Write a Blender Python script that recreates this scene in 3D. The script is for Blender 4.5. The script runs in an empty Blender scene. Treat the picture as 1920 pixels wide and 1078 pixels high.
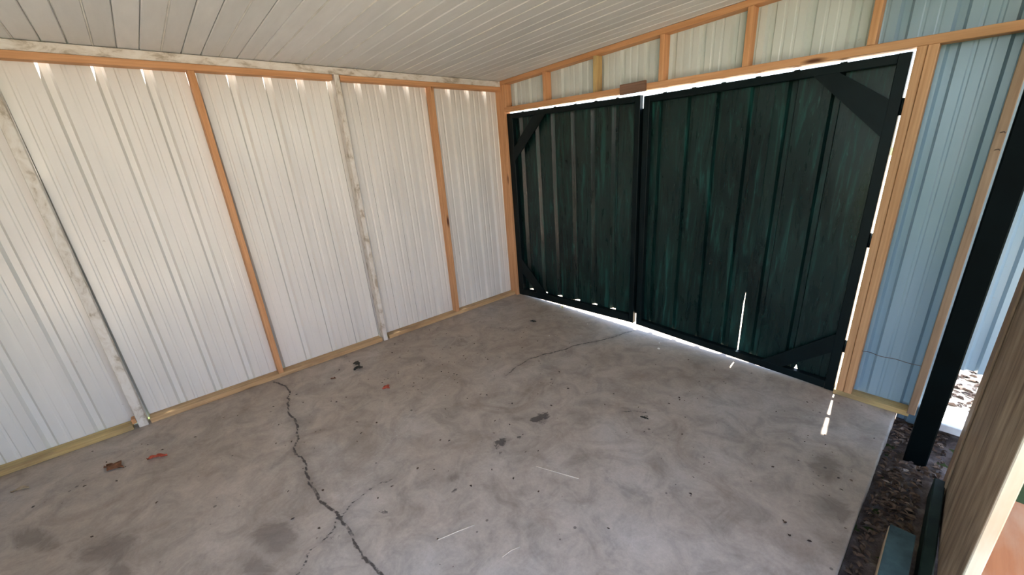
import bpy, math, random
import numpy as np
from mathutils import Vector, Matrix

random.seed(7); rng = np.random.default_rng(7)
scene = bpy.context.scene
col = scene.collection

# ------------------------------------------------------------------ camera
CAM = Vector((3.8328, -3.1861, 1.7400))
RX = Vector((0.6957403, 0.71646312, -0.05124493))
RD = Vector((0.21763589, -0.27825443, -0.9355261))
RF = Vector((-0.68452908, 0.63973047, -0.34952091))
cd = bpy.data.cameras.new('camera'); cam = bpy.data.objects.new('camera', cd); col.objects.link(cam)
m = Matrix.Identity(4)
for i in range(3):
    m[i][0] = RX[i]; m[i][1] = -RD[i]; m[i][2] = -RF[i]; m[i][3] = CAM[i]
cam.matrix_world = m
cd.sensor_fit = 'HORIZONTAL'; cd.sensor_width = 36.0
cd.lens = 761.9 / 1920 * 36.0
cd.shift_x = -49.1 / 1920; cd.shift_y = 25.9 / 1920
cd.clip_start = 0.02; cd.clip_end = 500
scene.camera = cam

# ------------------------------------------------------------------ sky, sun, exposure
SUN_EL = math.radians(72)
world = bpy.data.worlds.new('World'); scene.world = world; world.use_nodes = True
wn = world.node_tree; wn.nodes.clear()
sky = wn.nodes.new('ShaderNodeTexSky'); sky.sky_type = 'NISHITA'; sky.sun_disc = False
sky.sun_elevation = SUN_EL; sky.sun_rotation = math.radians(-6)
sky.air_density = 1.0; sky.dust_density = 1.6; sky.ozone_density = 1.0
bg = wn.nodes.new('ShaderNodeBackground'); bg.inputs[1].default_value = 0.28
wo = wn.nodes.new('ShaderNodeOutputWorld')
wn.links.new(sky.outputs[0], bg.inputs[0]); wn.links.new(bg.outputs[0], wo.inputs[0])
sd = bpy.data.lights.new('sun', 'SUN'); sd.energy = 11.0; sd.angle = math.radians(0.9); sd.color = (1.0, 0.95, 0.87)
sun = bpy.data.objects.new('sun', sd); col.objects.link(sun); sun.location = (0, 6, 12)
sdir = Vector((0.11, -1.0, -math.tan(SUN_EL)))
sun.rotation_euler = sdir.to_track_quat('-Z', 'Y').to_euler()
scene.view_settings.view_transform = 'Standard'; scene.view_settings.look = 'None'
scene.view_settings.gamma = 1.0; scene.view_settings.use_curve_mapping = False
scene.view_settings.exposure = 1.85

# ------------------------------------------------------------------ materials
def N(nt, t, **kw):
    n = nt.nodes.new(t)
    for k, v in kw.items():
        if k in n.inputs: n.inputs[k].default_value = v
        else: setattr(n, k, v)
    return n
def newmat(name, rough=0.5, spec=0.5, metal=0.0):
    mt = bpy.data.materials.new(name); mt.use_nodes = True; nt = mt.node_tree
    b = nt.nodes['Principled BSDF']; b.inputs['Roughness'].default_value = rough
    b.inputs['Specular IOR Level'].default_value = spec; b.inputs['Metallic'].default_value = metal
    return mt, nt, b
def ramp(nt, fac, stops):
    r = nt.nodes.new('ShaderNodeValToRGB'); e = r.color_ramp.elements
    while len(e) < len(stops): e.new(0.5)
    for i, (p, c) in enumerate(stops):
        e[i].position = p; e[i].color = (c[0], c[1], c[2], 1) if hasattr(c, '__len__') else (c, c, c, 1)
    nt.links.new(fac, r.inputs[0]); return r.outputs[0]
def mix(nt, fac, a, b, mode='MIX'):
    n = nt.nodes.new('ShaderNodeMix'); n.data_type = 'RGBA'; n.blend_type = mode
    for s, v in ((0, fac), (6, a), (7, b)):
        if isinstance(v, bpy.types.NodeSocket): nt.links.new(v, n.inputs[s])
        elif s == 0: n.inputs[0].default_value = v
        else: n.inputs[s].default_value = (v[0], v[1], v[2], 1)
    return n.outputs[2]
def math_(nt, op, a, b=0.0, clamp=False):
    n = nt.nodes.new('ShaderNodeMath'); n.operation = op; n.use_clamp = clamp
    for i, v in enumerate((a, b)):
        if isinstance(v, bpy.types.NodeSocket): nt.links.new(v, n.inputs[i])
        else: n.inputs[i].default_value = v
    return n.outputs[0]
def coords(nt, scale=(1, 1, 1), shift=True):
    tc = nt.nodes.new('ShaderNodeTexCoord'); mp = nt.nodes.new('ShaderNodeMapping')
    mp.inputs['Scale'].default_value = scale
    if shift:
        oi = nt.nodes.new('ShaderNodeObjectInfo')
        ad = nt.nodes.new('ShaderNodeVectorMath'); ad.operation = 'ADD'
        sc = nt.nodes.new('ShaderNodeVectorMath'); sc.operation = 'SCALE'; sc.inputs[0].default_value = (17.3, 5.1, 9.7)
        nt.links.new(oi.outputs['Random'], sc.inputs['Scale'])
        nt.links.new(tc.outputs['Object'], ad.inputs[0]); nt.links.new(sc.outputs[0], ad.inputs[1])
        nt.links.new(ad.outputs[0], mp.inputs[0])
    else:
        nt.links.new(tc.outputs['Object'], mp.inputs[0])
    return mp.outputs[0]
def noise(nt, vec, scale, detail=4, rough=0.55, dist=0.0):
    n = N(nt, 'ShaderNodeTexNoise', Scale=scale, Detail=detail, Roughness=rough, Distortion=dist)
    nt.links.new(vec, n.inputs['Vector']); return n.outputs['Fac']
def bump(nt, b, h, strength=0.3, dist=0.01):
    n = N(nt, 'ShaderNodeBump', Strength=strength, Distance=dist); nt.links.new(h, n.inputs['Height'])
    nt.links.new(n.outputs[0], b.inputs['Normal'])

def wood(name, light, dark, knot, rough=0.62, grain=1.0, knots=True, stain=None):
    """sawn timber, grain along local X"""
    mt, nt, b = newmat(name, rough, 0.3)
    v = coords(nt, (1.0, 16, 16)); g = noise(nt, v, 2.2 * grain, 5, 0.6, 0.4)
    c = ramp(nt, g, [(0.30, dark), (0.62, light)])
    v2 = coords(nt, (0.5, 5, 5)); w = N(nt, 'ShaderNodeTexWave', Scale=3.2, Distortion=5.0, Detail=2.0)
    w.inputs['Detail Scale'].default_value = 0.8
    w.bands_direction = 'Y'; nt.links.new(v2, w.inputs[0])
    ws = ramp(nt, w.outputs['Fac'], [(0.0, 0.0), (0.35, 0.0), (1.0, 1.0)])
    c = mix(nt, math_(nt, 'MULTIPLY', ws, 0.35), c, dark)
    if knots:
        vo = N(nt, 'ShaderNodeTexVoronoi', Scale=1.0); nt.links.new(coords(nt, (1.6, 7, 7)), vo.inputs['Vector'])
        k = ramp(nt, vo.outputs['Distance'], [(0.05, 1.0), (0.13, 0.0)])
        c = mix(nt, k, c, knot)
    if stain:
        s = ramp(nt, noise(nt, coords(nt, (1, 3, 3)), 3.0, 5), [(0.45, 0.0), (0.7, 1.0)])
        c = mix(nt, math_(nt, 'MULTIPLY', s, 0.7), c, stain)
    nt.links.new(c, b.inputs['Base Color']); bump(nt, b, g, 0.25, 0.003)
    return mt

M = {}
M['pine'] = wood('fresh_pine', (0.70, 0.385, 0.195), (0.54, 0.265, 0.115), (0.12, 0.04, 0.015))
M['treated'] = wood('treated_yellow_pine', (0.66, 0.50, 0.22), (0.46, 0.31, 0.14), (0.12, 0.06, 0.03), stain=(0.24, 0.16, 0.09))
M['oldpine'] = wood('aged_pine', (0.37, 0.26, 0.17), (0.24, 0.155, 0.095), (0.10, 0.05, 0.03), stain=(0.25, 0.17, 0.11))
M['tanpine'] = wood('tan_treated_pine', (0.66, 0.46, 0.25), (0.47, 0.29, 0.14), (0.12, 0.06, 0.03), stain=(0.26, 0.17, 0.10))
M['bleached'] = wood('bleached_timber', (0.55, 0.43, 0.30), (0.40, 0.29, 0.19), (0.2, 0.12, 0.08))
M['brown'] = wood('brown_weathered_timber', (0.25, 0.145, 0.10), (0.14, 0.08, 0.055), (0.06, 0.03, 0.02))
M['plywood'] = wood('weathered_plywood', (0.36, 0.265, 0.185), (0.15, 0.105, 0.072), (0.1, 0.06, 0.04), rough=0.75, grain=0.5, knots=False, stain=(0.55, 0.44, 0.31))
M['cream'] = wood('flaking_cream_paint', (0.72, 0.66, 0.53), (0.60, 0.53, 0.41), (0.4, 0.25, 0.15), knots=False, stain=(0.60, 0.42, 0.27))
M['orange'] = wood('orange_board', (0.60, 0.22, 0.075), (0.47, 0.155, 0.05), (0.3, 0.1, 0.04), stain=(0.62, 0.33, 0.17))

def mottled_white():
    mt, nt, b = newmat('mottled_white_paint', 0.6, 0.3)
    v = coords(nt, (1.0, 1.8, 1.8)); n = noise(nt, v, 9.0, 6, 0.65, 0.6)
    c = ramp(nt, n, [(0.35, (0.44, 0.38, 0.30)), (0.46, (0.70, 0.655, 0.585)), (0.6, (0.80, 0.77, 0.72))])
    nt.links.new(c, b.inputs['Base Color']); bump(nt, b, n, 0.2, 0.003); return mt
M['whitewood'] = mottled_white()

def sheet_white(name='white_painted_steel', c0=(0.76, 0.75, 0.72), c1=(0.82, 0.81, 0.78)):
    mt, nt, b = newmat(name, 0.33, 0.5)
    v = coords(nt, (1, 1, 0.25)); n = noise(nt, v, 5.0, 4)
    c = ramp(nt, n, [(0.35, c0), (0.65, c1)])
    sp = noise(nt, coords(nt, (1, 1, 1)), 38.0, 2)
    d = ramp(nt, sp, [(0.74, 0.0), (0.80, 1.0)])
    c = mix(nt, math_(nt, 'MULTIPLY', d, 0.35), c, (0.35, 0.30, 0.25))
    nt.links.new(c, b.inputs['Base Color'])
    b.inputs['Roughness'].default_value = 0.24
    n2 = noise(nt, coords(nt, (4, 4, 0.5)), 3.0, 2)
    bump(nt, b, n2, 0.05, 0.006)
    return mt
M['sheet'] = sheet_white()
M['greysheet'] = sheet_white('grey_white_steel', (0.60, 0.66, 0.645), (0.66, 0.72, 0.70))  # cooler base colour for the sheets above the gate
M['bluesheet'] = sheet_white('blue_grey_steel', (0.29, 0.42, 0.52), (0.34, 0.47, 0.57))  # blue-grey base colour for the sheets right of the gate

def plank_mat():
    mt, nt, b = newmat('ceiling_plank_paint', 0.5, 0.4)
    oi = nt.nodes.new('ShaderNodeObjectInfo')
    n = noise(nt, coords(nt, (1.2, 8, 8)), 2.5, 5, 0.6)
    c = ramp(nt, n, [(0.3, (0.76, 0.77, 0.775)), (0.7, (0.83, 0.84, 0.845))])
    h = ramp(nt, oi.outputs['Random'], [(0.0, 0.88), (1.0, 1.0)])
    c = mix(nt, 1.0, c, h, 'MULTIPLY')
    nt.links.new(c, b.inputs['Base Color']); return mt
M['plank'] = plank_mat()
def flat(name, c, rough=0.5, spec=0.5, metal=0.0, var=0.15, sc=8.0):
    mt, nt, b = newmat(name, rough, spec, metal)
    n = noise(nt, coords(nt), sc, 4)
    cc = ramp(nt, n, [(0.3, tuple(x * (1 - var) for x in c)), (0.7, tuple(min(1, x * (1 + var)) for x in c))])
    nt.links.new(cc, b.inputs['Base Color']); return mt
M['bead'] = flat('white_joint_strip', (0.74, 0.73, 0.70), 0.45)
M['roof'] = flat('galvanised_roof', (0.55, 0.56, 0.57), 0.4, 0.5, 0.3)
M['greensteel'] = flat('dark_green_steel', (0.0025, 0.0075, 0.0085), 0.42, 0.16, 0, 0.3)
M['blacksteel'] = flat('black_green_post_paint', (0.0010, 0.0035, 0.0042), 0.5, 0.10, 0, 0.3)
M['rust'] = flat('rusty_wire', (0.10, 0.07, 0.055), 0.6)
M['teal'] = flat('teal_painted_wood', (0.050, 0.092, 0.100), 0.65, 0.3, 0, 0.45, 14.0)
M['darkgreenwood'] = flat('dark_green_painted_wood', (0.012, 0.026, 0.022), 0.65, 0.25, 0, 0.4, 10)
M['sill'] = flat('pale_sill', (0.66, 0.68, 0.68), 0.6)
M['stone'] = flat('grey_stone', (0.3, 0.28, 0.25), 0.8)

def gate_sheet():
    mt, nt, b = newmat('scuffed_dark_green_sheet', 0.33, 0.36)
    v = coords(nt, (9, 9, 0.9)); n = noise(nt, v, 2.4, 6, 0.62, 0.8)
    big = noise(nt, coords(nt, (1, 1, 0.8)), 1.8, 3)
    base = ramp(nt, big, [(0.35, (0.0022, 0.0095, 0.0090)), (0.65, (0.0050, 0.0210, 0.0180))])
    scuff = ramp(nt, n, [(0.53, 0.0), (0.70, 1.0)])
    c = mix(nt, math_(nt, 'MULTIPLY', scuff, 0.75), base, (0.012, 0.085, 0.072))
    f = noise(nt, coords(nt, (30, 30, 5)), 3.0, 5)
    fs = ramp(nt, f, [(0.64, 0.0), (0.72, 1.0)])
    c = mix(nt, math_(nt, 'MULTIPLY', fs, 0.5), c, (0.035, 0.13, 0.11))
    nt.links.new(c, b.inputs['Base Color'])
    r = ramp(nt, n, [(0.3, 0.22), (0.7, 0.42)]); nt.links.new(r, b.inputs['Roughness'])
    bump(nt, b, n, 0.15, 0.004)
    return mt
M['gatesheet'] = gate_sheet()

def concrete():
    mt, nt, b = newmat('worn_concrete', 0.62, 0.4)
    v = coords(nt, (1, 1, 1), False)
    big = noise(nt, v, 0.9, 4, 0.55, 0.3)
    c = ramp(nt, big, [(0.30, (0.37, 0.295, 0.235)), (0.52, (0.43, 0.355, 0.29)), (0.72, (0.45, 0.395, 0.345))])
    med = noise(nt, v, 5.5, 8, 0.68, 0.8)
    c = mix(nt, 0.75, c, ramp(nt, med, [(0.28, 0.26), (0.5, 0.5), (0.75, 0.68)]), 'OVERLAY')
    br = ramp(nt, noise(nt, v, 2.3, 7, 0.7, 1.2), [(0.50, 0.0), (0.70, 1.0)])
    c = mix(nt, math_(nt, 'MULTIPLY', br, 0.45), c, (0.22, 0.155, 0.11))
    fine = noise(nt, v, 60.0, 5, 0.7)
    c = mix(nt, 0.30, c, ramp(nt, fine, [(0.3, 0.35), (0.7, 0.62)]), 'OVERLAY')
    # trowel sweeps
    tr = N(nt, 'ShaderNodeMapping'); tr.inputs['Rotation'].default_value = (0, 0, 0.75); tr.inputs['Scale'].default_value = (1.2, 14, 1)
    nt.links.new(v, tr.inputs[0]); sw = noise(nt, tr.outputs[0], 2.0, 5, 0.6, 0.6)
    c = mix(nt, math_(nt, 'MULTIPLY', ramp(nt, sw, [(0.62, 0.0), (0.8, 1.0)]), 0.28), c, (0.50, 0.46, 0.42))
    # stains and wet patches
    st = N(nt, 'ShaderNodeAttribute', attribute_name='stain').outputs['Fac']
    stn = math_(nt, 'ADD', st, math_(nt, 'MULTIPLY', math_(nt, 'SUBTRACT', med, 0.5), 2.6))
    stm = math_(nt, 'MULTIPLY', ramp(nt, stn, [(0.36, 0.0), (0.75, 1.0)]), ramp(nt, st, [(0.03, 0.0), (0.30, 1.0)]))
    c = mix(nt, math_(nt, 'MULTIPLY', stm, 0.55), c, (0.11, 0.085, 0.07))
    ds = N(nt, 'ShaderNodeAttribute', attribute_name='smear').outputs['Fac']
    fr = noise(nt, v, 22.0, 6, 0.7, 1.0)
    dsn = math_(nt, 'ADD', ds, math_(nt, 'MULTIPLY', math_(nt, 'SUBTRACT', fr, 0.5), 1.9))
    dm = math_(nt, 'MULTIPLY', ramp(nt, dsn, [(0.55, 0.0), (0.72, 1.0)]), math_(nt, 'GREATER_THAN', ds, 0.03))
    c = mix(nt, math_(nt, 'MULTIPLY', dm, 0.8), c, (0.055, 0.045, 0.04))
    # small dark specks
    spv = N(nt, 'ShaderNodeTexVoronoi', Scale=17.0); nt.links.new(v, spv.inputs['Vector'])
    sz = noise(nt, v, 3.1, 2)
    spm = math_(nt, 'LESS_THAN', spv.outputs['Distance'], math_(nt, 'MULTIPLY', math_(nt, 'SUBTRACT', sz, 0.50), 0.75))
    c = mix(nt, math_(nt, 'MULTIPLY', spm, 0.65), c, (0.07, 0.055, 0.05))
    # scratches
    sc = N(nt, 'ShaderNodeAttribute', attribute_name='scratch').outputs['Fac']
    scm = math_(nt, 'MULTIPLY', math_(nt, 'LESS_THAN', math_(nt, 'ADD', sc, math_(nt, 'MULTIPLY', math_(nt, 'SUBTRACT', fine, 0.5), 0.02)), 0.004), 0.45)
    c = mix(nt, scm, c, (0.55, 0.50, 0.45))
    # cracks
    cr = N(nt, 'ShaderNodeAttribute', attribute_name='crack').outputs['Fac']
    crn = math_(nt, 'ADD', cr, math_(nt, 'MULTIPLY', math_(nt, 'SUBTRACT', fr, 0.52), 0.022))
    halo = ramp(nt, cr, [(0.0, 1.0), (0.05, 0.0)])
    c = mix(nt, math_(nt, 'MULTIPLY', halo, 0.22), c, (0.12, 0.095, 0.08))
    line = ramp(nt, crn, [(0.0045, 1.0), (0.0075, 0.0)])
    c = mix(nt, math_(nt, 'MULTIPLY', line, 0.88), c, (0.035, 0.028, 0.024))
    nt.links.new(c, b.inputs['Base Color'])
    rg = ramp(nt, med, [(0.3, 0.52), (0.7, 0.75)]); nt.links.new(rg, b.inputs['Roughness'])
    h = math_(nt, 'SUBTRACT', math_(nt, 'MULTIPLY', fine, 0.25), line)
    h = math_(nt, 'ADD', h, math_(nt, 'MULTIPLY', med, 0.5))
    bump(nt, b, h, 0.35, 0.006)
    return mt
M['concrete'] = concrete()

def dirt(name, stops, sc=3.0):
    mt, nt, b = newmat(name, 0.95, 0.1)
    v = coords(nt, (1, 1, 1), False); n = noise(nt, v, sc, 8, 0.68)
    c = ramp(nt, n, stops); nt.links.new(c, b.inputs['Base Color']); bump(nt, b, n, 0.6, 0.03); return mt
M['dirt'] = dirt('dark_leafy_soil', [(0.3, (0.06, 0.045, 0.038)), (0.55, (0.16, 0.125, 0.11)), (0.75, (0.27, 0.225, 0.20))], 14.0)
M['lawn'] = dirt('dark_lawn', [(0.3, (0.03, 0.05, 0.015)), (0.7, (0.08, 0.10, 0.035))], 2.0)  # unseen lawn, darkened to limit the light it bounces
M['ground'] = dirt('pale_bounce_ground', [(0.3, (0.60, 0.49, 0.37)), (0.7, (0.74, 0.62, 0.48))], 1.3)  # pale colour chosen for strong bounce and white gaps
def leafmat():
    mt, nt, b = newmat('dry_leaf', 0.7, 0.25)
    a = N(nt, 'ShaderNodeAttribute', attribute_name='tone').outputs['Fac']
    c = ramp(nt, a, [(0.0, (0.045, 0.028, 0.020)), (0.4, (0.12, 0.075, 0.05)), (0.75, (0.24, 0.16, 0.11)), (1.0, (0.46, 0.39, 0.33))])
    nt.links.new(c, b.inputs['Base Color']); return mt
M['litter'] = leafmat()
M['leafbrown'] = flat('brown_dry_leaf', (0.22, 0.095, 0.045), 0.7, 0.3, 0, 0.5, 40)
M['leafred'] = flat('red_dry_leaf', (0.55, 0.11, 0.065), 0.6, 0.3, 0, 0.3, 40)
M['leafdark'] = flat('dark_dry_leaf', (0.06, 0.055, 0.045), 0.7, 0.3, 0, 0.4, 40)
M['leaftan'] = flat('tan_dry_leaf', (0.42, 0.33, 0.22), 0.7, 0.3, 0, 0.3, 40)
M['straw'] = flat('pale_straw', (0.68, 0.60, 0.48), 0.6)
M['grass'] = flat('yellow_green_grass', (0.45, 0.48, 0.16), 0.5)
M['pebble'] = flat('pale_pebble', (0.72, 0.68, 0.60), 0.6)
M['foliage'] = flat('tree_leaf', (0.06, 0.11, 0.03), 0.6)
M['stucco'] = flat('salmon_bounce_stucco', (0.60, 0.43, 0.35), 0.9, 0.2, 0, 0.08, 2)  # colour of the added building, for warm reflections

# ------------------------------------------------------------------ mesh helpers
def tag(o, label=None, cat=None, group=None, kind=None):
    if label: o['label'] = label
    if cat: o['category'] = cat
    if group: o['group'] = group
    if kind: o['kind'] = kind
    return o
def link(name, me, mat=None, parent=None):
    o = bpy.data.objects.new(name, me); col.objects.link(o)
    if mat and me is not None: me.materials.append(M[mat] if isinstance(mat, str) else mat)
    if parent: o.parent = parent
    return o
def empty(name, loc=(0, 0, 0)):
    o = bpy.data.objects.new(name, None); col.objects.link(o); o.location = loc
    o.empty_display_size = 0.1; return o
def mesh(name, v, f, smooth=False):
    me = bpy.data.meshes.new(name); me.from_pydata([tuple(p) for p in v], [], f); me.update()
    if smooth: me.shade_smooth()
    return me
def local(o, parent):
    """keep a world-space placement under a parent that only carries a translation"""
    if parent: o.location = Vector(o.location) - Vector(parent.location)
def board(name, p0, p1, wdir, w, d, mat, parent=None, ch=0.003):
    """board from p0 to p1 (centre line), w wide along wdir, d deep; chamfered long edges; length on local X"""
    p0, p1 = Vector(p0), Vector(p1); ax = (p1 - p0); L = ax.length; ax.normalize()
    wd = Vector(wdir); wd = (wd - ax * wd.dot(ax)).normalized(); dd = ax.cross(wd)
    a, b = w / 2, d / 2
    pr = [(-a + ch, -b), (a - ch, -b), (a, -b + ch), (a, b - ch), (a - ch, b), (-a + ch, b), (-a, b - ch), (-a, -b + ch)]
    v = [(-L / 2, y, z) for y, z in pr] + [(L / 2, y, z) for y, z in pr]
    f = [tuple(reversed(range(8))), tuple(range(8, 16))] + [(i, (i + 1) % 8, 8 + (i + 1) % 8, 8 + i) for i in range(8)]
    o = link(name, mesh(name, v, f), mat, parent)
    mw = Matrix.Identity(4); c = (p0 + p1) / 2
    if parent: c = c - Vector(parent.location)
    for i in range(3):
        mw[i][0] = ax[i]; mw[i][1] = wd[i]; mw[i][2] = dd[i]; mw[i][3] = c[i]
    o.matrix_local = mw if parent else o.matrix_local
    if not parent: o.matrix_world = mw
    return o
def box(name, lo, hi, mat, parent=None, ch=0.003):
    """axis-aligned board; the longest side becomes the grain direction"""
    lo, hi = Vector(lo), Vector(hi); s = hi - lo; c = (lo + hi) / 2
    k = max(range(3), key=lambda i: s[i]); j = (k + 1) % 3; l = (k + 2) % 3
    p0 = c.copy(); p1 = c.copy(); p0[k] = lo[k]; p1[k] = hi[k]
    wd = Vector((0, 0, 0)); wd[j] = 1
    return board(name, p0, p1, wd, s[j], s[l], mat, parent, ch)
def tube(name, pts, r, mat, parent=None, n=6):
    pts = [Vector(p) for p in pts]; v = []; f = []
    for i, p in enumerate(pts):
        t = (pts[min(i + 1, len(pts) - 1)] - pts[max(i - 1, 0)]).normalized()
        u = t.cross(Vector((0.13, 0.21, 0.97))).normalized(); w = t.cross(u)
        rr = r[i] if hasattr(r, '__len__') else r
        v += [p + (u * math.cos(2 * math.pi * k / n) + w * math.sin(2 * math.pi * k / n)) * rr for k in range(n)]
    for i in range(len(pts) - 1):
        f += [(i * n + k, i * n + (k + 1) % n, (i + 1) * n + (k + 1) % n, (i + 1) * n + k) for k in range(n)]
    f += [tuple(reversed(range(n))), tuple(range((len(pts) - 1) * n, len(pts) * n))]
    o = link(name, mesh(name, v, f, True), mat, parent); local(o, parent); return o

RIB_D, RIB_B, RIB_T = 0.026, 0.029, 0.015
def sheet(name, u0, u1, ribs, to3d, z0, z1, mat, parent, depth=RIB_D, minors=True, nz=16, wob=0.0022, seed=0, b=RIB_B, t=RIB_T, extra=()):
    """ribbed steel sheet: profile (u, outward n) swept upwards; z0, z1 may be functions of u"""
    rs = random.Random(seed)
    z0f = z0 if callable(z0) else (lambda u: z0); z1f = z1 if callable(z1) else (lambda u: z1)
    pts = {}
    def put(u, n):
        if u0 - 1e-6 <= u <= u1 + 1e-6: pts[round(u, 4)] = n
    def nat(u):
        for r in ribs:
            a = abs(u - r)
            if a <= t: return depth
            if a < b: return depth * (b - a) / (b - t)
        return 0.0
    put(u0, nat(u0)); put(u1, nat(u1))
    for e in extra: put(e, nat(e))
    for r in ribs:
        put(r - b, 0); put(r - t, depth); put(r + t, depth); put(r + b, 0)
    if minors and len(ribs) > 1:
        p = (ribs[-1] - ribs[0]) / (len(ribs) - 1)
        for r in list(ribs) + [ribs[0] - p]:
            for q in (0.36, 0.64):
                mu = r + p * q
                for dx, n in ((-0.012, 0), (-0.006, 0.0035), (0.006, 0.0035), (0.012, 0)): put(mu + dx, n)
    prof = sorted(pts.items()); k = len(prof); v = []; f = []
    ph = [rs.uniform(0, 6.28) for _ in range(4)]
    for i in range(nz + 1):
        for (u, n) in prof:
            a, c = z0f(u), z1f(u); z = a + (c - a) * i / nz
            wv = wob * (math.sin(z * 2.1 + ph[0] + u * 5) + math.sin(z * 4.3 + u * 9 + ph[1]))
            v.append(to3d(u, n + (wv if n < 0.001 else wv * 0.5), z))
    for i in range(nz):
        f += [(i * k + j, i * k + j + 1, (i + 1) * k + j + 1, (i + 1) * k + j) for j in range(k - 1)]
    o = link(name, mesh(name, v, f), mat, parent); local(o, parent)
    md = o.modifiers.new('gauge', 'SOLIDIFY'); md.thickness = 0.0009; md.offset = 0
    return o

CEIL0, CEILS = 2.455, 0.047
def ceil_z(x): return CEIL0 + CEILS * x
YB = -4.6                                    # how far the shed runs behind the camera

# ------------------------------------------------------------------ floor slab with cracks, stains
def jag(poly, amp, depth=4, seed=1):
    r = np.random.default_rng(seed); p = np.array(poly, float)
    for k in range(depth):
        q = [p[0]]
        for a, c in zip(p[:-1], p[1:]):
            d = c - a; L = np.hypot(*d); nrm = np.array([-d[1], d[0]]) / max(L, 1e-6)
            q += [(a + c) / 2 + nrm * r.normal(0, amp) * min(1, L * 8), c]
        p = np.array(q); amp *= 0.55
    return p
def dist_field(PX, PY, polys, pad=0.12):
    D = np.full(PX.shape, 0.5)
    for p in polys:
        for a, c in zip(p[:-1], p[1:]):
            d = c - a; L2 = max(d @ d, 1e-9)
            s = (PX > min(a[0], c[0]) - pad) & (PX < max(a[0], c[0]) + pad) & (PY > min(a[1], c[1]) - pad) & (PY < max(a[1], c[1]) + pad)
            x, y = PX[s], PY[s]
            t = np.clip(((x - a[0]) * d[0] + (y - a[1]) * d[1]) / L2, 0, 1)
            D[s] = np.minimum(D[s], np.hypot(x - a[0] - t * d[0], y - a[1] - t * d[1]))
    return D
def build_floor():
    step = 0.0125; x0, x1, y0, y1 = -0.09, 3.80, YB, 0.15
    nx = int((x1 - x0) / step) + 1; ny = int((y1 - y0) / step) + 1
    gx = np.linspace(x0, x1, nx); gy = np.linspace(y0, y1, ny)
    PX, PY = np.meshgrid(gx, gy)
    edge = np.cumsum(rng.normal(0, 0.0012, ny)); edge -= np.linspace(edge[0], edge[-1], ny)
    edge = np.clip(edge, -0.012, 0.012); PX[:, -1] += edge; PX[:, -2] += edge * 0.5
    PZ = np.zeros_like(PX)
    c1 = [(0.033, -2.78), (0.159, -2.736), (0.373, -2.737), (0.536, -2.786), (0.763, -2.804), (0.979, -2.846), (1.149, -2.904), (1.285, -2.89), (1.414, -2.911), (1.554, -2.922), (1.694, -2.922), (1.824, -2.897), (1.933, -2.886), (1.987, -2.879), (2.074, -2.88), (2.143, -2.893), (2.224, -2.892), (2.299, -2.874), (2.373, -2.861), (2.6, -2.84), (2.9, -2.90)]
    c1b = [(1.92, -2.88), (1.862, -2.799), (1.841, -2.708), (1.84, -2.63), (1.855, -2.572)]
    c1c = [(1.90, -2.90), (1.993, -2.996), (2.043, -3.083), (2.12, -3.18)]
    c2 = [(1.471, -1.395), (1.435, -1.264), (1.422, -1.128), (1.442, -0.983), (1.495, -0.83), (1.541, -0.624), (1.625, -0.451), (1.717, -0.238), (1.766, -0.039), (1.78, 0.15)]
    c3 = [(2.46, -1.17), (2.53, -1.10), (2.60, -1.06)]
    J = lambda p, a, s: jag(p, a, 3, s)
    thick = dist_field(PX, PY, [J(c1, 0.016, 1)])
    thin = dist_field(PX, PY, [J(c1b, 0.010, 2), J(c1c, 0.012, 3)]) + 0.002
    hair = dist_field(PX, PY, [J(c2, 0.011, 4)]) + 0.0005
    hair2 = dist_field(PX, PY, [J(c3, 0.008, 5)]) + 0.0025
    crack = np.minimum(np.minimum(thick, thin), np.minimum(hair, hair2))
    scr = dist_field(PX, PY, [np.array(q, float) for q in ([(1.479, -2.394), (1.338, -2.162)], [(1.30, -2.10), (1.238, -1.925), (0.972, -1.409)], [(1.60, -2.55), (1.42, -2.20), (1.36, -2.02)], [(1.75, -2.86), (1.72, -2.62)])])
    def blobs(lst):
        s = np.zeros_like(PX)
        for x, y, rx, ry, a, st in lst:
            ca, sa = math.cos(a), math.sin(a); dx, dy = PX - x, PY - y
            u = (dx * ca + dy * sa) / rx; w = (-dx * sa + dy * ca) / ry
            s = np.maximum(s, st * np.exp(-(u * u + w * w)))
        return s
    stain = blobs([(1.80, -3.16, 0.20, 0.09, 0.2, 1.0), (1.90, -3.26, 0.18, 0.07, 0.2, .8), (1.25, -3.76, 0.17, 0.10, 0.6, 1.0), (0.86, -4.05, 0.22, 0.06, 0.5, .9), (1.45, -3.72, 0.10, 0.05, 0.4, .75),
                   (2.113, -2.322, 0.05, 0.06, 0, .85), (3.68, -1.135, 0.09, 0.11, 0, .9), (3.60, -0.86, 0.10, 0.16, 0.3, .75), (3.72, -0.45, 0.06, 0.16, 0, .6), (2.10, -1.62, 0.06, 0.08, 0.3, .7), (0.60, -1.35, 0.25, 0.25, 0.3, .45), (2.12, -1.95, .10, .12, 0, .5)])
    smear = blobs([(2.09, -1.60, 0.05, 0.11, -0.2, .95), (2.13, -1.64, 0.07, 0.02, 0.5, .7), (2.085, -1.945, 0.045, 0.075, 0.2, .95), (2.139, -1.831, 0.03, 0.035, 0, .75), (2.20, -2.37, 0.02, 0.05, 0.3, .75),
                   (2.05, -2.71, 0.045, 0.018, 0.6, .85), (2.15, -2.02, .03, .03, 0, .7), (1.99, -2.13, .03, .03, 0, .6), (1.55, -2.915, .05, .02, .0, .55), (2.62, -1.10, .03, .015, 0.4, .8), (1.99, -2.97, .12, .05, .5, .55), (2.14, -1.16, .03, .03, .4, .6)])
    V = np.stack([PX, PY, PZ], -1).reshape(-1, 3); nv = len(V)
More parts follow.
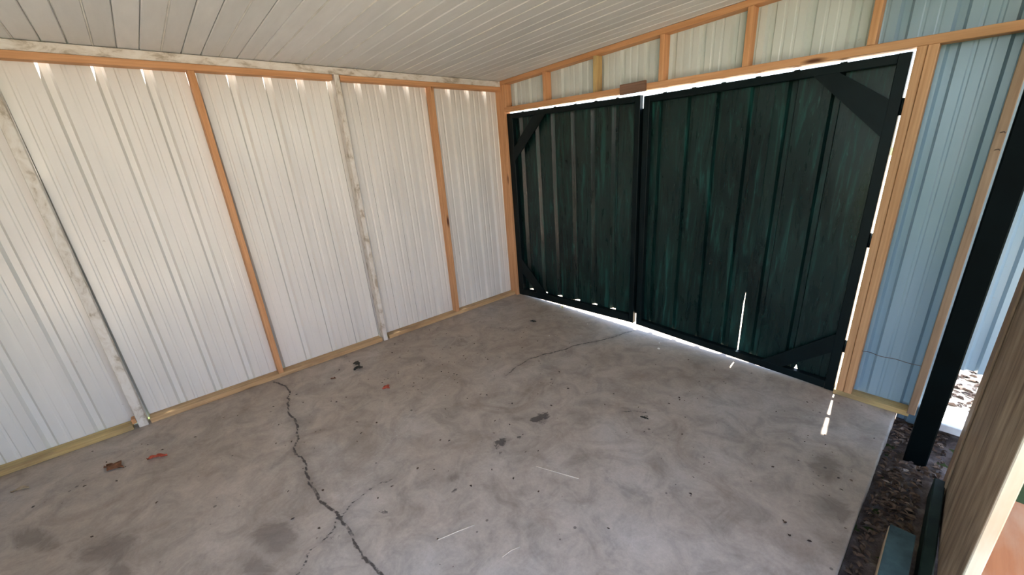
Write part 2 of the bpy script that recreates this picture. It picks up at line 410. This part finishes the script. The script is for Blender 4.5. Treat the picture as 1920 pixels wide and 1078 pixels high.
    idx = np.arange(nv).reshape(ny, nx)
    F = np.stack([idx[:-1, :-1], idx[:-1, 1:], idx[1:, 1:], idx[1:, :-1]], -1).reshape(-1, 4)
    ring = np.concatenate([idx[0, :-1], idx[:-1, -1], idx[-1, :0:-1], idx[:0:-1, 0]])
    low = V[ring].copy(); low[:, 2] = -0.16
    V = np.concatenate([V, low]); k = len(ring); li = nv + np.arange(k)
    F = np.concatenate([F, np.stack([ring, li, np.roll(li, -1), np.roll(ring, -1)], -1)])
    me = bpy.data.meshes.new('floor'); me.vertices.add(len(V)); me.vertices.foreach_set('co', V.ravel().astype(np.float32))
    me.loops.add(F.size); me.loops.foreach_set('vertex_index', F.ravel().astype(np.int32))
    me.polygons.add(len(F)); me.polygons.foreach_set('loop_start', (np.arange(len(F)) * 4).astype(np.int32))
    me.polygons.foreach_set('loop_total', np.full(len(F), 4, np.int32)); me.update(calc_edges=True); me.validate()
    for nm, A, fill in (('crack', crack, 0.5), ('stain', stain, 0), ('smear', smear, 0), ('scratch', scr, 0.5)):
        at = me.attributes.new(nm, 'FLOAT', 'POINT'); at.data.foreach_set('value', np.concatenate([A.ravel(), np.full(k, fill)]).astype(np.float32))
    o = link('floor', me, 'concrete')
    return tag(o, 'cracked grey concrete slab floor with brown stains', 'floor', kind='structure')
build_floor()

# ------------------------------------------------------------------ ground outside
def build_ground():
    v = []; f = []
    xs = [-60, -20, -6, -0.3, 3.75, 4.12, 6, 10, 25, 60]; ys = [-60, -25, -10, -5.3, -3, -1, 0.12, 0.3, 2, 8, 25, 60]
    for y in ys:
        for x in xs: v.append((x, y, -0.115))
    n = len(xs)
    for j in range(len(ys) - 1):
        for i in range(n - 1): f.append((j * n + i, j * n + i + 1, (j + 1) * n + i + 1, (j + 1) * n + i))
    o = link('ground', mesh('ground', v, f), 'lawn')
    tag(o, 'unseen dark lawn added around the shed', 'ground', kind='structure')
    for nm, lab, yv in (('bright_drive', 'pale drive added to brighten the gaps round the gate', [(-3.0, 0.16), (7.0, 0.16), (9.0, 40.0), (-5.0, 40.0)]),  # pale surface added so the gate gaps show white
                        ('bounce_yard', 'unseen added sandy yard beside the open side of the shed', [(4.6, -1.75), (4.6, -5.6), (8.6, -8.5), (9.0, -5.8)])):  # added and shaped to bounce sun onto the left wall
        k = len(yv); v = [(x, y, -0.108) for x, y in yv] + [(x, y, -0.16) for x, y in yv]
        f = [tuple(range(k)), tuple(reversed(range(k, 2 * k)))] + [(i, k + i, k + (i + 1) % k, (i + 1) % k) for i in range(k)]
        tag(link(nm, mesh(nm, v, f), 'ground'), lab, 'ground', kind='structure')
    # uneven soil strip beside the slab
    nx, ny = 26, 170; v = []; f = []
    from mathutils import noise as mn
    for j in range(ny):
        for i in range(nx):
            x = 3.79 + 0.33 * i / (nx - 1); y = -3.4 + 3.75 * j / (ny - 1)
            h = 0.030 * mn.noise((x * 9, y * 9, 3)) + 0.018 * mn.noise((x * 24, y * 24, 1))
            v.append((x, y, -0.100 + h))
    for j in range(ny - 1):
        for i in range(nx - 1): f.append((j * nx + i, j * nx + i + 1, (j + 1) * nx + i + 1, (j + 1) * nx + i))
    o = link('dirt_strip', mesh('dirt_strip', v, f, True), 'dirt')
    tag(o, 'dark uneven soil strip beside the concrete slab edge', 'soil', kind='structure')
build_ground()

# ------------------------------------------------------------------ left wall
def build_wall_left():
    W = empty('wall_left'); tag(W, 'white ribbed steel wall on pine studs', 'wall', kind='structure')
    P = 0.2286; r0 = -0.159
    ribs_all = [r0 - P * k for k in range(-2, 26)]
    edges = [0.088, r0 - 3 * P, r0 - 7 * P, r0 - 11 * P, r0 - 15 * P, YB]
    for i, (b, a) in enumerate(zip(edges[:-1], edges[1:])):
        rb = sorted(r for r in ribs_all if a - P <= r <= b + P)
        sheet('steel_panel', a, b, rb, lambda u, n, z: (-0.091 - n, u, z), 0.004, 2.436, 'sheet', W, seed=3)
    # bottom plates
    for a, b, mm in ((YB, -3.655, 'treated'), (-3.56, -1.79, 'tanpine'), (-1.715, -0.003, 'tanpine')):
        box('bottom_plate', (-0.089, a, 0.0), (0.0, b, 0.038), mm, W)
    # orange top plates and the white board above
    for a, b in ((YB, -3.64), (-3.575, -1.762), (-1.700, -0.002)):
        box('top_plate', (-0.089, a, 2.357), (0.0, b, 2.398), 'pine', W)
    o = box('cap_board', (-0.089, YB, 2.3985), (0.004, -0.001, 2.4515), 'whitewood', W); o['label'] = 'mottled white cap board'
    # studs: (bottom y of right edge, top y of right edge, width, material, z range)
    for yb, yt, w, mm, z0, z1 in ((-2.678, -2.662, 0.038, 'pine', 0.038, 2.357), (-0.854, -0.830, 0.038, 'pine', 0.038, 2.357)):
        board('stud', (-0.0445, yb - w / 2, z0), (-0.0445, yt - w / 2, z1), (0, 1, 0), w, 0.089, mm, W)
    for yb, yt, w in ((-1.733, -1.706, 0.040), (-3.575, -3.560, 0.052)):
        o = board('stud', (-0.044, yb - w / 2, 0.0), (-0.044, yt - w / 2, 2.398), (0, 1, 0), w, 0.092, 'whitewood', W)
        o['label'] = 'white painted stud'
    for y in (-4.50,):
        box('stud', (-0.089, y - 0.019, 0.038), (0, y + 0.019, 2.357), 'pine', W)
    box('corner_post', (-0.089, 0.0, 0.0), (0.0005, 0.089, 2.4505), 'pine', W)
    box('blocking', (-0.06, -3.652, 0.0385), (-0.004, -3.629, 0.075), 'pine', W)
    return W
build_wall_left()

# ------------------------------------------------------------------ gate wall (far wall)
def build_wall_back():
    W = empty('wall_back'); tag(W, 'white ribbed steel gable wall framed in pine above the gate', 'wall', kind='structure')
    P = 0.2290; ribs_all = [3.60 - P * k for k in range(-4, 18)]
    T = lambda u, n, z: (u, 0.091 + n, z)
    ztop = lambda u: ceil_z(u) - 0.004
    ed = [-0.112, 3.60 - 12 * P, 3.60 - 8 * P, 3.60 - 4 * P, 3.258, 3.49]
    for i, (a, b) in enumerate(zip(ed[:-1], ed[1:])):
        rb = sorted(r for r in ribs_all if a - P <= r <= b + P)
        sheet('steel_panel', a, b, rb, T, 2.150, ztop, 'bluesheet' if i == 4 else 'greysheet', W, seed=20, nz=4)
    rb = sorted(r for r in ribs_all if r > 3.2)
    sheet('steel_panel', 3.490, 3.930, rb, T, lambda u: -0.10 if u > 3.8045 else 0.012, ztop, 'bluesheet', W, seed=20, extra=(3.803, 3.806))
    for i, (a, b) in enumerate(((3.930, 4.515), (4.515, 5.2))):
        sheet('steel_panel', a, b, [3.60 + P * k for k in range(9)], T, 0.367, ztop, 'bluesheet', W, seed=20)
    # header, rake plate
    box('header', (0.044, 0.0, 2.146), (5.2, 0.089, 2.191), 'pine', W)
    x0, x1 = 0.0, 5.2; th = 0.040
    board('rake_plate', (x0, 0.0445, ceil_z(x0) - th / 2 - 0.001), (x1, 0.0445, ceil_z(x1) - th / 2 - 0.001), (0, 1, 0), 0.089, th, 'pine', W)
    # corner post / left jamb, cripple studs
    box('jamb', (0.002, 0.0, 0.0), (0.042, 0.089, ceil_z(0) - th - 0.002), 'pine', W)
    for x, mm in ((0.044, 'pine'), (0.655, 'pine'), (1.285, 'treated'), (1.932, 'pine'), (2.562, 'pine'), (3.238, 'pine')):
        box('cripple_stud', (x, 0.001, 2.192), (x + 0.038, 0.088, ceil_z(x) - th - 0.002), mm, W)
    # right jamb: two boards
    box('jamb', (3.463, 0.0, 0.038), (3.506, 0.089, 2.145), 'pine', W)
    box('jamb', (3.508, -0.004, 0.038), (3.552, 0.089, 2.145), 'pine', W)
    box('bottom_plate', (3.452, 0.0, 0.0), (3.86, 0.089, 0.037), 'treated', W)
    board('stud', (3.868, 0.03, 0.038), (3.868, 0.03, 2.145), (1, 0, 0), 0.040, 0.118, 'oldpine', W)
    box('cripple_stud', (3.86, 0.001, 2.192), (3.898, 0.088, ceil_z(3.86) - th - 0.002), 'pine', W)
    o = board('splice_block', (1.590, -0.012, 2.170), (1.832, -0.012, 2.174), (0, 0, 1), 0.078, 0.024, 'brown', W)
    o['label'] = 'brown weathered splice block on the header'
    for z in (1.62, 1.70):
        tube('nail', [(3.866, -0.032, z), (3.868, -0.048, z + 0.002), (3.878, -0.056, z + 0.005), (3.884, -0.057, z - 0.002)], 0.0022, 'rust', W)
    return W
build_wall_back()

# ------------------------------------------------------------------ ceiling
def build_ceiling():
    Cg = empty('ceiling'); tag(Cg, 'pale grey plank ceiling sloping up from the steel wall', 'ceiling', kind='structure')
    pitch = 0.1033; x0, x1 = -0.088, 4.02; y = 0.088; i = 0
    lift = {}
    bead_at = {8, 11, 14, 17, 19, 21, 24, 27, 30, 33}
    t = 0.012
    while y - pitch > YB - 0.05:
        a, b = y - pitch, y; g = 0.0018; r = 0.0045
        # shiplap plank: rounded lower edges, so each joint reads as a groove
        prof = [(a + g, t), (a + g, r), (a + g + r, 0.0), (b - g - r, 0.0), (b - g, r), (b - g, t)]
        dz = random.uniform(0.0, 0.002)
        xe = 5.2 if a > -1.75 else x1  # planks over the right bay added to shade the boards below
        v = [(xx, yy, ceil_z(xx) + zz + dz) for xx in (x0, xe) for yy, zz in prof]
        f = [(0, 1, 2, 3, 4, 5), (11, 10, 9, 8, 7, 6)] + [(k, 6 + k, 6 + (k + 1) % 6, (k + 1) % 6) for k in range(6)]
        link('plank', mesh('plank', v, f), 'plank', Cg)
        if i in bead_at:
            yc = a; h = 0.0035; pr = [(yc - h, 0.004), (yc - h * .7, -0.002), (yc + h * .7, -0.002), (yc + h, 0.004)]
            v = [(xx, yy, ceil_z(xx) + zz) for xx in (x0, xe) for yy, zz in pr]
            f = [(0, 1, 2, 3), (7, 6, 5, 4)] + [(k, 4 + k, 4 + (k + 1) % 4, (k + 1) % 4) for k in range(4)]
            link('joint_strip', mesh('joint_strip', v, f), 'bead', Cg)
        y -= pitch; i += 1
    ring = [(x0, YB - .05), (x1, YB - .05), (x1, -1.74), (5.2, -1.74), (5.2, 0.30), (x0, 0.30)]; k = len(ring)  # right-bay roof added for shade; deep eave keeps sun off the ribs
    v = [(xx, yy, ceil_z(xx) + zz) for zz in (0.0145, 0.035) for xx, yy in ring]
    f = [tuple(reversed(range(k))), tuple(range(k, 2 * k))] + [(i, (i + 1) % k, k + (i + 1) % k, k + i) for i in range(k)]
    link('roof_deck', mesh('roof_deck', v, f), 'roof', Cg)
build_ceiling()

# ------------------------------------------------------------------ unseen wall added to cut light from behind, house across the yard
def build_wall_rear_added():
    W = empty('wall_rear_added'); tag(W, 'unseen white ribbed steel wall added to cut light from behind', 'wall', kind='structure')
    P = 0.2286; rb = [0.1 + P * k for k in range(-2, 14)]
    for i in range(3):
        sheet('steel_panel', 0.0 + 0.87 * i + 0.0005, 0.87 * (i + 1) - 0.0005, [r for r in rb if 0.87 * i - P < r < 0.87 * (i + 1) + P], lambda u, n, z: (u, YB + 0.04 - n, z), 0.004, lambda u: ceil_z(u) - 0.045, 'sheet', W, seed=60 + i)
    for x in (0.85, 1.72, 2.58): box('stud', (x, YB + 0.045, 0.0), (x + 0.038, YB + 0.134, 2.40), 'pine', W)
build_wall_rear_added()
def build_reflector_house():
    H = empty('reflector_house', (9.5, -5, -0.115)); tag(H, 'unseen added salmon house across the yard', 'reflector_house', kind='structure')  # added out of view, angled to reflect warm light onto the left wall
    A, B = Vector((6.6, -8.6, 0)), Vector((11.4, -0.6, 0)); d = (B - A).normalized(); n = Vector((d.y, -d.x, 0))
    def loop(out, z): return [(A - d * out - n * out) + Vector((0, 0, z)), (B + d * out - n * out) + Vector((0, 0, z)), (B + d * out + n * (5 + out)) + Vector((0, 0, z)), (A - d * out + n * (5 + out)) + Vector((0, 0, z))]
    v = loop(0, -0.115) + loop(0, 2.55)
    o = link('wall', mesh('house_wall', v, [(0, 1, 5, 4), (1, 2, 6, 5), (2, 3, 7, 6), (3, 0, 4, 7)]), 'stucco', H); local(o, H)
    q = loop(0.35, 2.56); v = q + [(q[0] + q[3]) / 2 + Vector((0, 0, 1.4)), (q[1] + q[2]) / 2 + Vector((0, 0, 1.4))]
    o = link('roof', mesh('house_roof', v, [(0, 1, 5, 4), (2, 3, 4, 5), (3, 0, 4), (1, 2, 5), (3, 2, 1, 0)]), 'stone', H); local(o, H)
build_reflector_house()

# ------------------------------------------------------------------ gate leaves
def gate(name, label, xl, xr, zbl, zbr, ztl, ztr, stile_l, stile_r, rail_t, rail_b, gus, ribs, sheets, notch=None, stop=False, hinges=(), rb_half=0.029, rt_half=0.016, over=0.004):
    g = empty(name, (xl, 0.055, (zbl + zbr) / 2)); tag(g, label, 'gate', 'pair of dark green gate leaves')
    zb = lambda x: zbl + (zbr - zbl) * (x - xl) / (xr - xl)
    zt = lambda x: ztl + (ztr - ztl) * (x - xl) / (xr - xl)
    yc = 0.055; dp = 0.05
    board('stile', (xl + stile_l / 2, yc, zb(xl)), (xl + stile_l / 2, yc, zt(xl)), (1, 0, 0), stile_l, dp, 'greensteel', g)
    board('stile', (xr - stile_r / 2, yc, zb(xr)), (xr - stile_r / 2, yc, zt(xr)), (1, 0, 0), stile_r, dp, 'greensteel', g)
    a, b = xl + stile_l + 0.001, xr - stile_r - 0.001
    board('rail', (a, yc, zt(a) - rail_t / 2), (b, yc, zt(b) - rail_t / 2), (0, 0, 1), rail_t, dp, 'greensteel', g)
    board('rail', (a, yc, zb(a) + rail_b / 2), (b, yc, zb(b) + rail_b / 2), (0, 0, 1), rail_b, dp, 'greensteel', g)
    for pg in gus:
        k = len(pg); v = [(x, y, z) for y in (0.031, 0.043) for x, z in pg]
        f = [tuple(range(k)), tuple(reversed(range(k, 2 * k)))] + [(i, k + i, k + (i + 1) % k, (i + 1) % k) for i in range(k)]
        o = link('corner_brace', mesh('corner_brace', v, f), 'greensteel', g); local(o, g)
    for hx, hz in hinges:
        tube('hinge', [(hx, 0.040, hz - 0.045), (hx, 0.040, hz + 0.045)], 0.0085, 'greensteel', g, 10)
    if stop: board('gap_strip', (xr + 0.010, 0.0835, zb(xr) + 0.09), (xr + 0.010, 0.0835, zt(xr) - 0.10), (1, 0, 0), 0.056, 0.004, 'greensteel', g, 0.001)  # strip added to keep outside light out of the gap between leaves
    for i, (s0, s1) in enumerate(sheets):
        def z0f(u, s=i):
            z = zb(u) + rail_b - over
            if notch:
                for c, hw, h in notch:
                    if abs(u - c) < hw: z += h * (1 - abs(u - c) / hw)
            return z
        def T2(u, n, z, s1=s1, i=i):
            # the first of two lapped sheets springs back low down and leaves a slit
            if i < len(sheets) - 1 and s1 - u < 0.012 and z < 0.80: u -= 0.025 * min(1, (0.80 - z) / 0.3)
            return (u, 0.0825 + 0.002 * i + n, z)
        rb = [r for r in ribs if s0 - 0.3 < r < s1 + 0.3]
        sheet('steel_panel', s0, s1, rb, T2, z0f, lambda u: zt(u) + (0.016 if any(abs(u - r) < rt_half + 0.001 for r in rb) else -0.012), 'gatesheet', g, depth=0.032, minors=False, nz=24, wob=0.0022, seed=40 + i + int(xl * 10), b=rb_half, t=rt_half, extra=[c + e * hw for c, hw, h in (notch or []) for e in (-1, 0, 1)])
    return g
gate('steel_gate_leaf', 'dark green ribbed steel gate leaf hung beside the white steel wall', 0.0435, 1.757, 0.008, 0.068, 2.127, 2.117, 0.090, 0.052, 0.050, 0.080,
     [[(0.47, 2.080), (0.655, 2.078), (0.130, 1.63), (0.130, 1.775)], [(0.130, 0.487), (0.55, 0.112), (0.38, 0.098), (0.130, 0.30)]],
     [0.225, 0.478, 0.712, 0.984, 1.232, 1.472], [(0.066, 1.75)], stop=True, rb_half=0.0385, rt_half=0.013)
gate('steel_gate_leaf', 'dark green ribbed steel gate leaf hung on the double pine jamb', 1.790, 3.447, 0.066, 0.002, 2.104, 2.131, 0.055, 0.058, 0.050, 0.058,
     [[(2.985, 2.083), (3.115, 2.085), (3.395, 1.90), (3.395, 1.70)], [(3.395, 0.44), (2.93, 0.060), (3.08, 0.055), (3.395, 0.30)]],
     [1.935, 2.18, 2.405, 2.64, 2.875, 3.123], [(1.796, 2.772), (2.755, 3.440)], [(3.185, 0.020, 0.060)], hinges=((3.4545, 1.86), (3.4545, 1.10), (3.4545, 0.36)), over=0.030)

# ------------------------------------------------------------------ steel post, wire, right-hand timber
post = empty('steel_post', (3.942, -0.30, -0.12)); tag(post, 'black square steel post standing in the soil by the slab', 'post')
box('shaft', (3.892, -0.350, -0.13), (3.992, -0.250, 2.625), 'blacksteel', post, 0.006)
box('top_plate', (3.870, -0.372, 2.6255), (4.014, -0.228, 2.634), 'blacksteel', post, 0.002)

pts = [(3.553 + 0.296 * k / 12, -0.008 - 0.022 * k / 12, 0.377 + 0.006 * math.sin(k * 1.1) * (1 - k / 14) + 0.004 * k / 12) for k in range(13)]
tag(tube('wire', pts, 0.0022, 'rust'), 'thin rusty wire strung between pine jamb and old stud', 'wire')

sill = empty('door_sill', (4.03, 0.10, -0.1)); tag(sill, 'pale sill slab on blocks under the raised wall sheet', 'sill')
box('slab', (3.90, -0.035, -0.008), (4.20, 0.225, 0.042), 'sill', sill, 0.004)
box('support_block', (3.90, 0.0, -0.115), (3.95, 0.2, -0.0085), 'stone', sill, 0.004)
box('support_block', (4.15, 0.0, -0.115), (4.20, 0.2, -0.0085), 'stone', sill, 0.004)

tt = empty('timber_offcut', (3.945, -1.6, -0.1)); tag(tt, 'teal painted timber lying on soil along the slab edge', 'timber')
box('core', (3.900, -2.30, -0.085), (3.990, -1.125, 0.044), 'bleached', tt, 0.004)
box('painted_face', (3.903, -2.30, 0.0445), (3.992, -1.122, 0.052), 'teal', tt, 0.002)

gb = box('timber_beam', (4.020, -2.5, -0.11), (4.064, -0.60, 0.03), 'darkgreenwood', None, 0.005)
tag(gb, 'dark green painted beam on edge at the foot of the plywood screen', 'timber')

def build_screen():
    s = empty('plywood_screen', (4.08, -1.1, -0.1)); tag(s, 'weathered brown plywood screen with cream painted end', 'screen')
    poly = [(-0.50, -0.10), (-1.35, 0.06), (-1.62, 0.22), (-1.675, 0.46), (-1.66, 1.0), (-1.66, 2.05), (-0.50, 2.05)]
    n = len(poly); v = [(x, y, z) for x in (4.071, 4.094) for y, z in poly]
    # local frame with the grain (X) upright
    v = [(z, -(y + 1.1), x - 4.08) for x, y, z in v]
    f = [tuple(range(n)), tuple(reversed(range(n, 2 * n)))] + [(i, n + i, n + (i + 1) % n, (i + 1) % n) for i in range(n)]
    o = link('sheet', mesh('plywood_sheet', v, f), 'plywood', s)
    mw = Matrix(((0, 0, 1, 0), (0, -1, 0, 0), (1, 0, 0, 0.1), (0, 0, 0, 1))); o.matrix_local = mw
    board('batten', (4.0655, -0.575, -0.09), (4.0655, -0.575, 2.05), (0, 1, 0), 0.15, 0.010, 'oldpine', s)
    board('end_trim', (4.083, -1.690, 0.40), (4.083, -1.672, 2.05), (1, 0, 0), 0.032, 0.020, 'cream', s)
build_screen()
tag(box('board_sheet', (4.14, -1.45, -0.115), (4.95, -0.52, 0.015), 'orange', None, 0.004), 'bright orange board lying behind the plywood screen', 'board')

# ------------------------------------------------------------------ leaves and small debris
def leaf_mesh(name, L, W, curl, lobes, seed):
    r = random.Random(seed); n = 8; v = []; f = []
    for i in range(n + 1):
        t = i / n; w = W * math.sin(math.pi * min(1, max(0.02, t)) ** 0.8) * (1 + 0.35 * math.sin(t * lobes * math.pi + seed))
        x = (t - 0.5) * L; h = curl * (math.cos((t - 0.5) * 2.6) - 0.3) + r.uniform(0, 0.003)
        hh = max(0.002, h * 0.5)
        v += [(x, -w / 2, hh + curl * r.uniform(0.2, 0.9)), (x, 0, hh), (x, w / 2, hh + curl * r.uniform(0.2, 0.9))]
    for i in range(n):
        a = i * 3; f += [(a, a + 3, a + 4, a + 1), (a + 1, a + 4, a + 5, a + 2)]
    # rest on its lowest point
    mz = min(p[2] for p in v); v = [(x, y, z - mz + 0.0012) for x, y, z in v]
    me = mesh(name, v, f, True); return me
def leaf(x, y, L, W, rot, mat, label, curl=0.012, lobes=3, seed=1):
    o = link('dry_leaf', leaf_mesh('dry_leaf', L, W, curl, lobes, seed), mat)
    md = o.modifiers.new('thickness', 'SOLIDIFY'); md.thickness = 0.0006; md.offset = 1
    o.location = (x, y, 0.0); o.rotation_euler = (0, 0, rot)
    return tag(o, label, 'leaf', 'dry leaves on the slab')
leaf(0.45, -3.75, 0.13, 0.07, 0.7, 'leafbrown', 'crumpled brown leaf lying beside the curled red leaf', 0.022, 4, 1)
leaf(0.54, -3.55, 0.11, 0.045, 1.1, 'leafred', 'curled bright red leaf by the white stud foot', 0.020, 2, 2)
leaf(0.28, -4.16, 0.08, 0.035, 1.2, 'leaftan', 'tan curled leaf near the yellow bottom plate', 0.018, 2, 3)
leaf(0.882, -2.156, 0.07, 0.055, 0.3, 'leafred', 'small dull red leaf out on the open slab', 0.010, 3, 4)
leaf(0.29, -2.162, 0.075, 0.05, 0.2, 'leafdark', 'dark grey leaf nearer the steel wall, of two lying together', 0.018, 4, 5)
leaf(0.388, -2.19, 0.075, 0.05, 1.4, 'leafdark', 'dark grey leaf farther from the steel wall, of two lying together', 0.022, 4, 6)
leaf(0.387, -2.404, 0.045, 0.03, 0.9, 'leafbrown', 'tiny brown leaf between the crack and the dark leaves', 0.008, 3, 7)
leaf(0.834, -0.472, 0.07, 0.035, 0.4, 'leafdark', 'dark leaf on the slab in front of the gate', 0.014, 3, 8)
leaf(2.62, -1.13, 0.06, 0.022, 0.2, 'leafdark', 'slim dark leaf past the hairline crack', 0.008, 2, 9)

def straw(pts, r, label):
    o = tube('straw', pts, r, 'straw', None, 5); return tag(o, label, 'straw', 'straw bits on the slab')
straw([(2.403, -1.94, .003), (2.47, -1.915, .004), (2.55, -1.882, .003), (2.648, -1.843, .003)], 0.0022, 'longest pale straw lying alone on the slab')
straw([(2.405, -2.60, .003), (2.435, -2.51, .004), (2.466, -2.426, .003)], 0.0022, 'short pale straw near the main crack')
straw([(2.70, -2.44, .003), (2.705, -2.39, .004), (2.72, -2.35, .003)], 0.0016, 'tiny bent straw near the short straw')

def pebble(x, y, r, seed, label):
    rr = random.Random(seed); v = []; f = []
    for i in range(4):
        ph = (i + 0.5) / 4 * math.pi
        for k in range(7):
            a = 2 * math.pi * k / 7; q = r * rr.uniform(0.8, 1.15)
            v.append((q * math.sin(ph) * math.cos(a), 0.8 * q * math.sin(ph) * math.sin(a), 0.6 * r * math.cos(ph)))
    for i in range(3): f += [(i * 7 + k, (i + 1) * 7 + k, (i + 1) * 7 + (k + 1) % 7, i * 7 + (k + 1) % 7) for k in range(7)]
    f += [tuple(range(7)), tuple(reversed(range(21, 28)))]
    z = min(p[2] for p in v); v = [(a, b, c - z + 0.0003) for a, b, c in v]
    o = link('pebble', mesh('pebble', v, f, True), 'pebble'); o.location = (x, y, 0)
    return tag(o, label, 'pebble', 'pale pebbles by the gate')
pebble(2.176, -0.187, 0.013, 1, 'largest pale pebble on the slab before the gate')
pebble(2.12, -0.08, 0.008, 2, 'pale pebble close to the gate foot beside the hairline crack end')
for i, (x, y) in enumerate(((1.22, -0.62), (1.46, -0.42), (1.33, -0.16), (0.62, -0.62))):
    pebble(x, y, 0.007, 3 + i, ['small pale pebble beside the hairline crack', 'small pale pebble between hairline crack and gate', 'small pale pebble between grass tuft and hairline crack', 'small pale pebble toward the corner of steel wall and gate'][i])

def grass_tuft():
    v = []; f = []; r = random.Random(4)
    for k in range(7):
        a = r.uniform(-2.9, -0.3); L = r.uniform(0.06, 0.15); x0, y0 = r.uniform(-.02, .02), r.uniform(-.01, .01); n = 5; s = len(v)
        for i in range(n + 1):
            t = i / n; d = L * t; h = 0.06 * math.sin(t * 2.4) * L / 0.12; w = 0.0028 * (1 - t) + 0.0004
            cx, cy = x0 + math.cos(a) * d, y0 + math.sin(a) * d
            v += [(cx - math.sin(a) * w, cy + math.cos(a) * w, h + 0.001), (cx, cy, h + 0.002), (cx + math.sin(a) * w, cy - math.cos(a) * w, h + 0.001)]
        for i in range(n):
            q = s + i * 3; f += [(q, q + 3, q + 4, q + 1), (q + 1, q + 4, q + 5, q + 2)]
    o = link('grass_tuft', mesh('grass_tuft', v, f), 'grass'); o.location = (0.80, 0.02, 0.0)
    tag(o, 'small yellow-green grass tuft poking under the gate', 'grass')
grass_tuft()

def scatter(name, spots, label, cat, size, tone, lift=0.0):
    """many tiny curled flakes joined into one object"""
    v = []; f = []; tn = []
    for (x, y, z) in spots:
        L = random.uniform(*size); W = L * random.uniform(0.3, 0.65); a = random.uniform(0, 6.28)
        tx, ty = random.uniform(-0.5, 0.5), random.uniform(-0.5, 0.5); ca, sa = math.cos(a), math.sin(a); s = len(v); c = L * random.uniform(0.05, 0.3)
        t = min(1, max(0, random.gauss(*tone)))
        for (px, py, pz) in ((-.5, 0, 0), (-.2, -.5, c), (-.2, .5, c), (.2, -.5, c), (.2, .5, c), (.5, 0, 0), (0, 0, c * 0.3)):
            lx, ly = px * L, py * W
            v.append((x + lx * ca - ly * sa, y + lx * sa + ly * ca, z + pz + abs(lx * tx + ly * ty) * 0.6 + lift)); tn.append(t)
        f += [(s, s + 1, s + 6), (s + 1, s + 3, s + 6), (s + 3, s + 5, s + 6), (s + 5, s + 4, s + 6), (s + 4, s + 2, s + 6), (s + 2, s, s + 6)]
    me = mesh(name, v, f); at = me.attributes.new('tone', 'FLOAT', 'POINT'); at.data.foreach_set('value', np.array(tn, np.float32))
    return tag(link(name, me, 'litter'), label, cat, kind='stuff')
sp = []
for _ in range(2300):
    x = random.uniform(3.81, 4.06); y = -2.4 + 2.45 * random.random()
    if 3.85 < x < 4.03 and -0.39 < y < -0.21: continue
    if 3.86 < x and y < -1.08: continue
    if x > 3.985 and y < -0.47: continue
    sp.append((x, y, -0.085 + random.uniform(-0.006, 0.012)))
scatter('leaf_litter', sp, 'brown dry leaf litter covering the soil strip', 'leaf litter', (0.014, 0.042), (0.34, 0.24))
sp = [(random.uniform(3.7, 4.8), random.uniform(0.25, 2.2), -0.112) for _ in range(1500)]
scatter('leaf_litter', sp, 'sparse dry leaves on the sunlit ground beyond the wall sheet', 'leaf litter', (0.02, 0.07), (0.35, 0.3))
sp = []
for cx, cy, sx, sy, n in ((0.75, -1.75, .35, .4, 75), (1.0, -2.6, .4, .3, 25), (0.9, -0.9, .5, .4, 25), (1.9, -2.0, .6, .6, 60), (3.2, -0.8, .35, .5, 35), (2.6, -1.2, .4, .4, 20), (0.5, -3.6, .3, .4, 20), (3.6, -1.1, .12, .6, 18)):
    for _ in range(n):
        x, y = random.gauss(cx, sx), random.gauss(cy, sy)
        if any(math.hypot(x - q[0], y - q[1]) < 0.09 for q in ((2.45, -1.92), (2.6, -1.86), (2.52, -1.89), (2.44, -2.51), (2.71, -2.39))): continue
        if 0.03 < x < 3.77 and y < -0.02: sp.append((x, y, 0.0015))
scatter('floor_debris', sp, 'tiny dark leaf crumbs scattered over the concrete slab', 'debris', (0.006, 0.022), (0.2, 0.2))

# ------------------------------------------------------------------ unseen tree, added to shade the ground beyond the right-hand bay
def build_added_tree():
    t = empty('added_shade_tree', (5.3, 3.0, -0.115)); tag(t, 'unseen added tree shading the ground outside', 'tree', kind='structure')
    tube('trunk', [(5.3, 3.0, -0.115), (5.25, 2.95, 1.2), (5.2, 2.8, 2.6), (5.0, 2.6, 3.8)], [0.14, 0.11, 0.09, 0.05], 'brown', t, 10)
    v = []; f = []; r = random.Random(11)
    for _ in range(6000):
        while True:
            p = Vector((r.uniform(-1, 1), r.uniform(-1, 1), r.uniform(-1, 1)))
            if p.length < 1: break
        c = Vector((4.85 + p.x * 1.15, 2.15 + p.y * 1.2, 4.3 + p.z * 0.8)); a = Vector((r.gauss(0, 1), r.gauss(0, 1), r.gauss(0, .5))).normalized()
        b = a.cross(Vector((r.gauss(0, 1), r.gauss(0, 1), 1))).normalized(); L = r.uniform(0.10, 0.18); w = L * 0.35; s0 = len(v)
        v += [c - a * L * .5, c + b * w * .5, c + a * L * .5, c - b * w * .5]; f.append((s0, s0 + 1, s0 + 2, s0 + 3))
    o = link('foliage', mesh('foliage', v, f), 'foliage', t); local(o, t); o['kind'] = 'stuff'
build_added_tree()
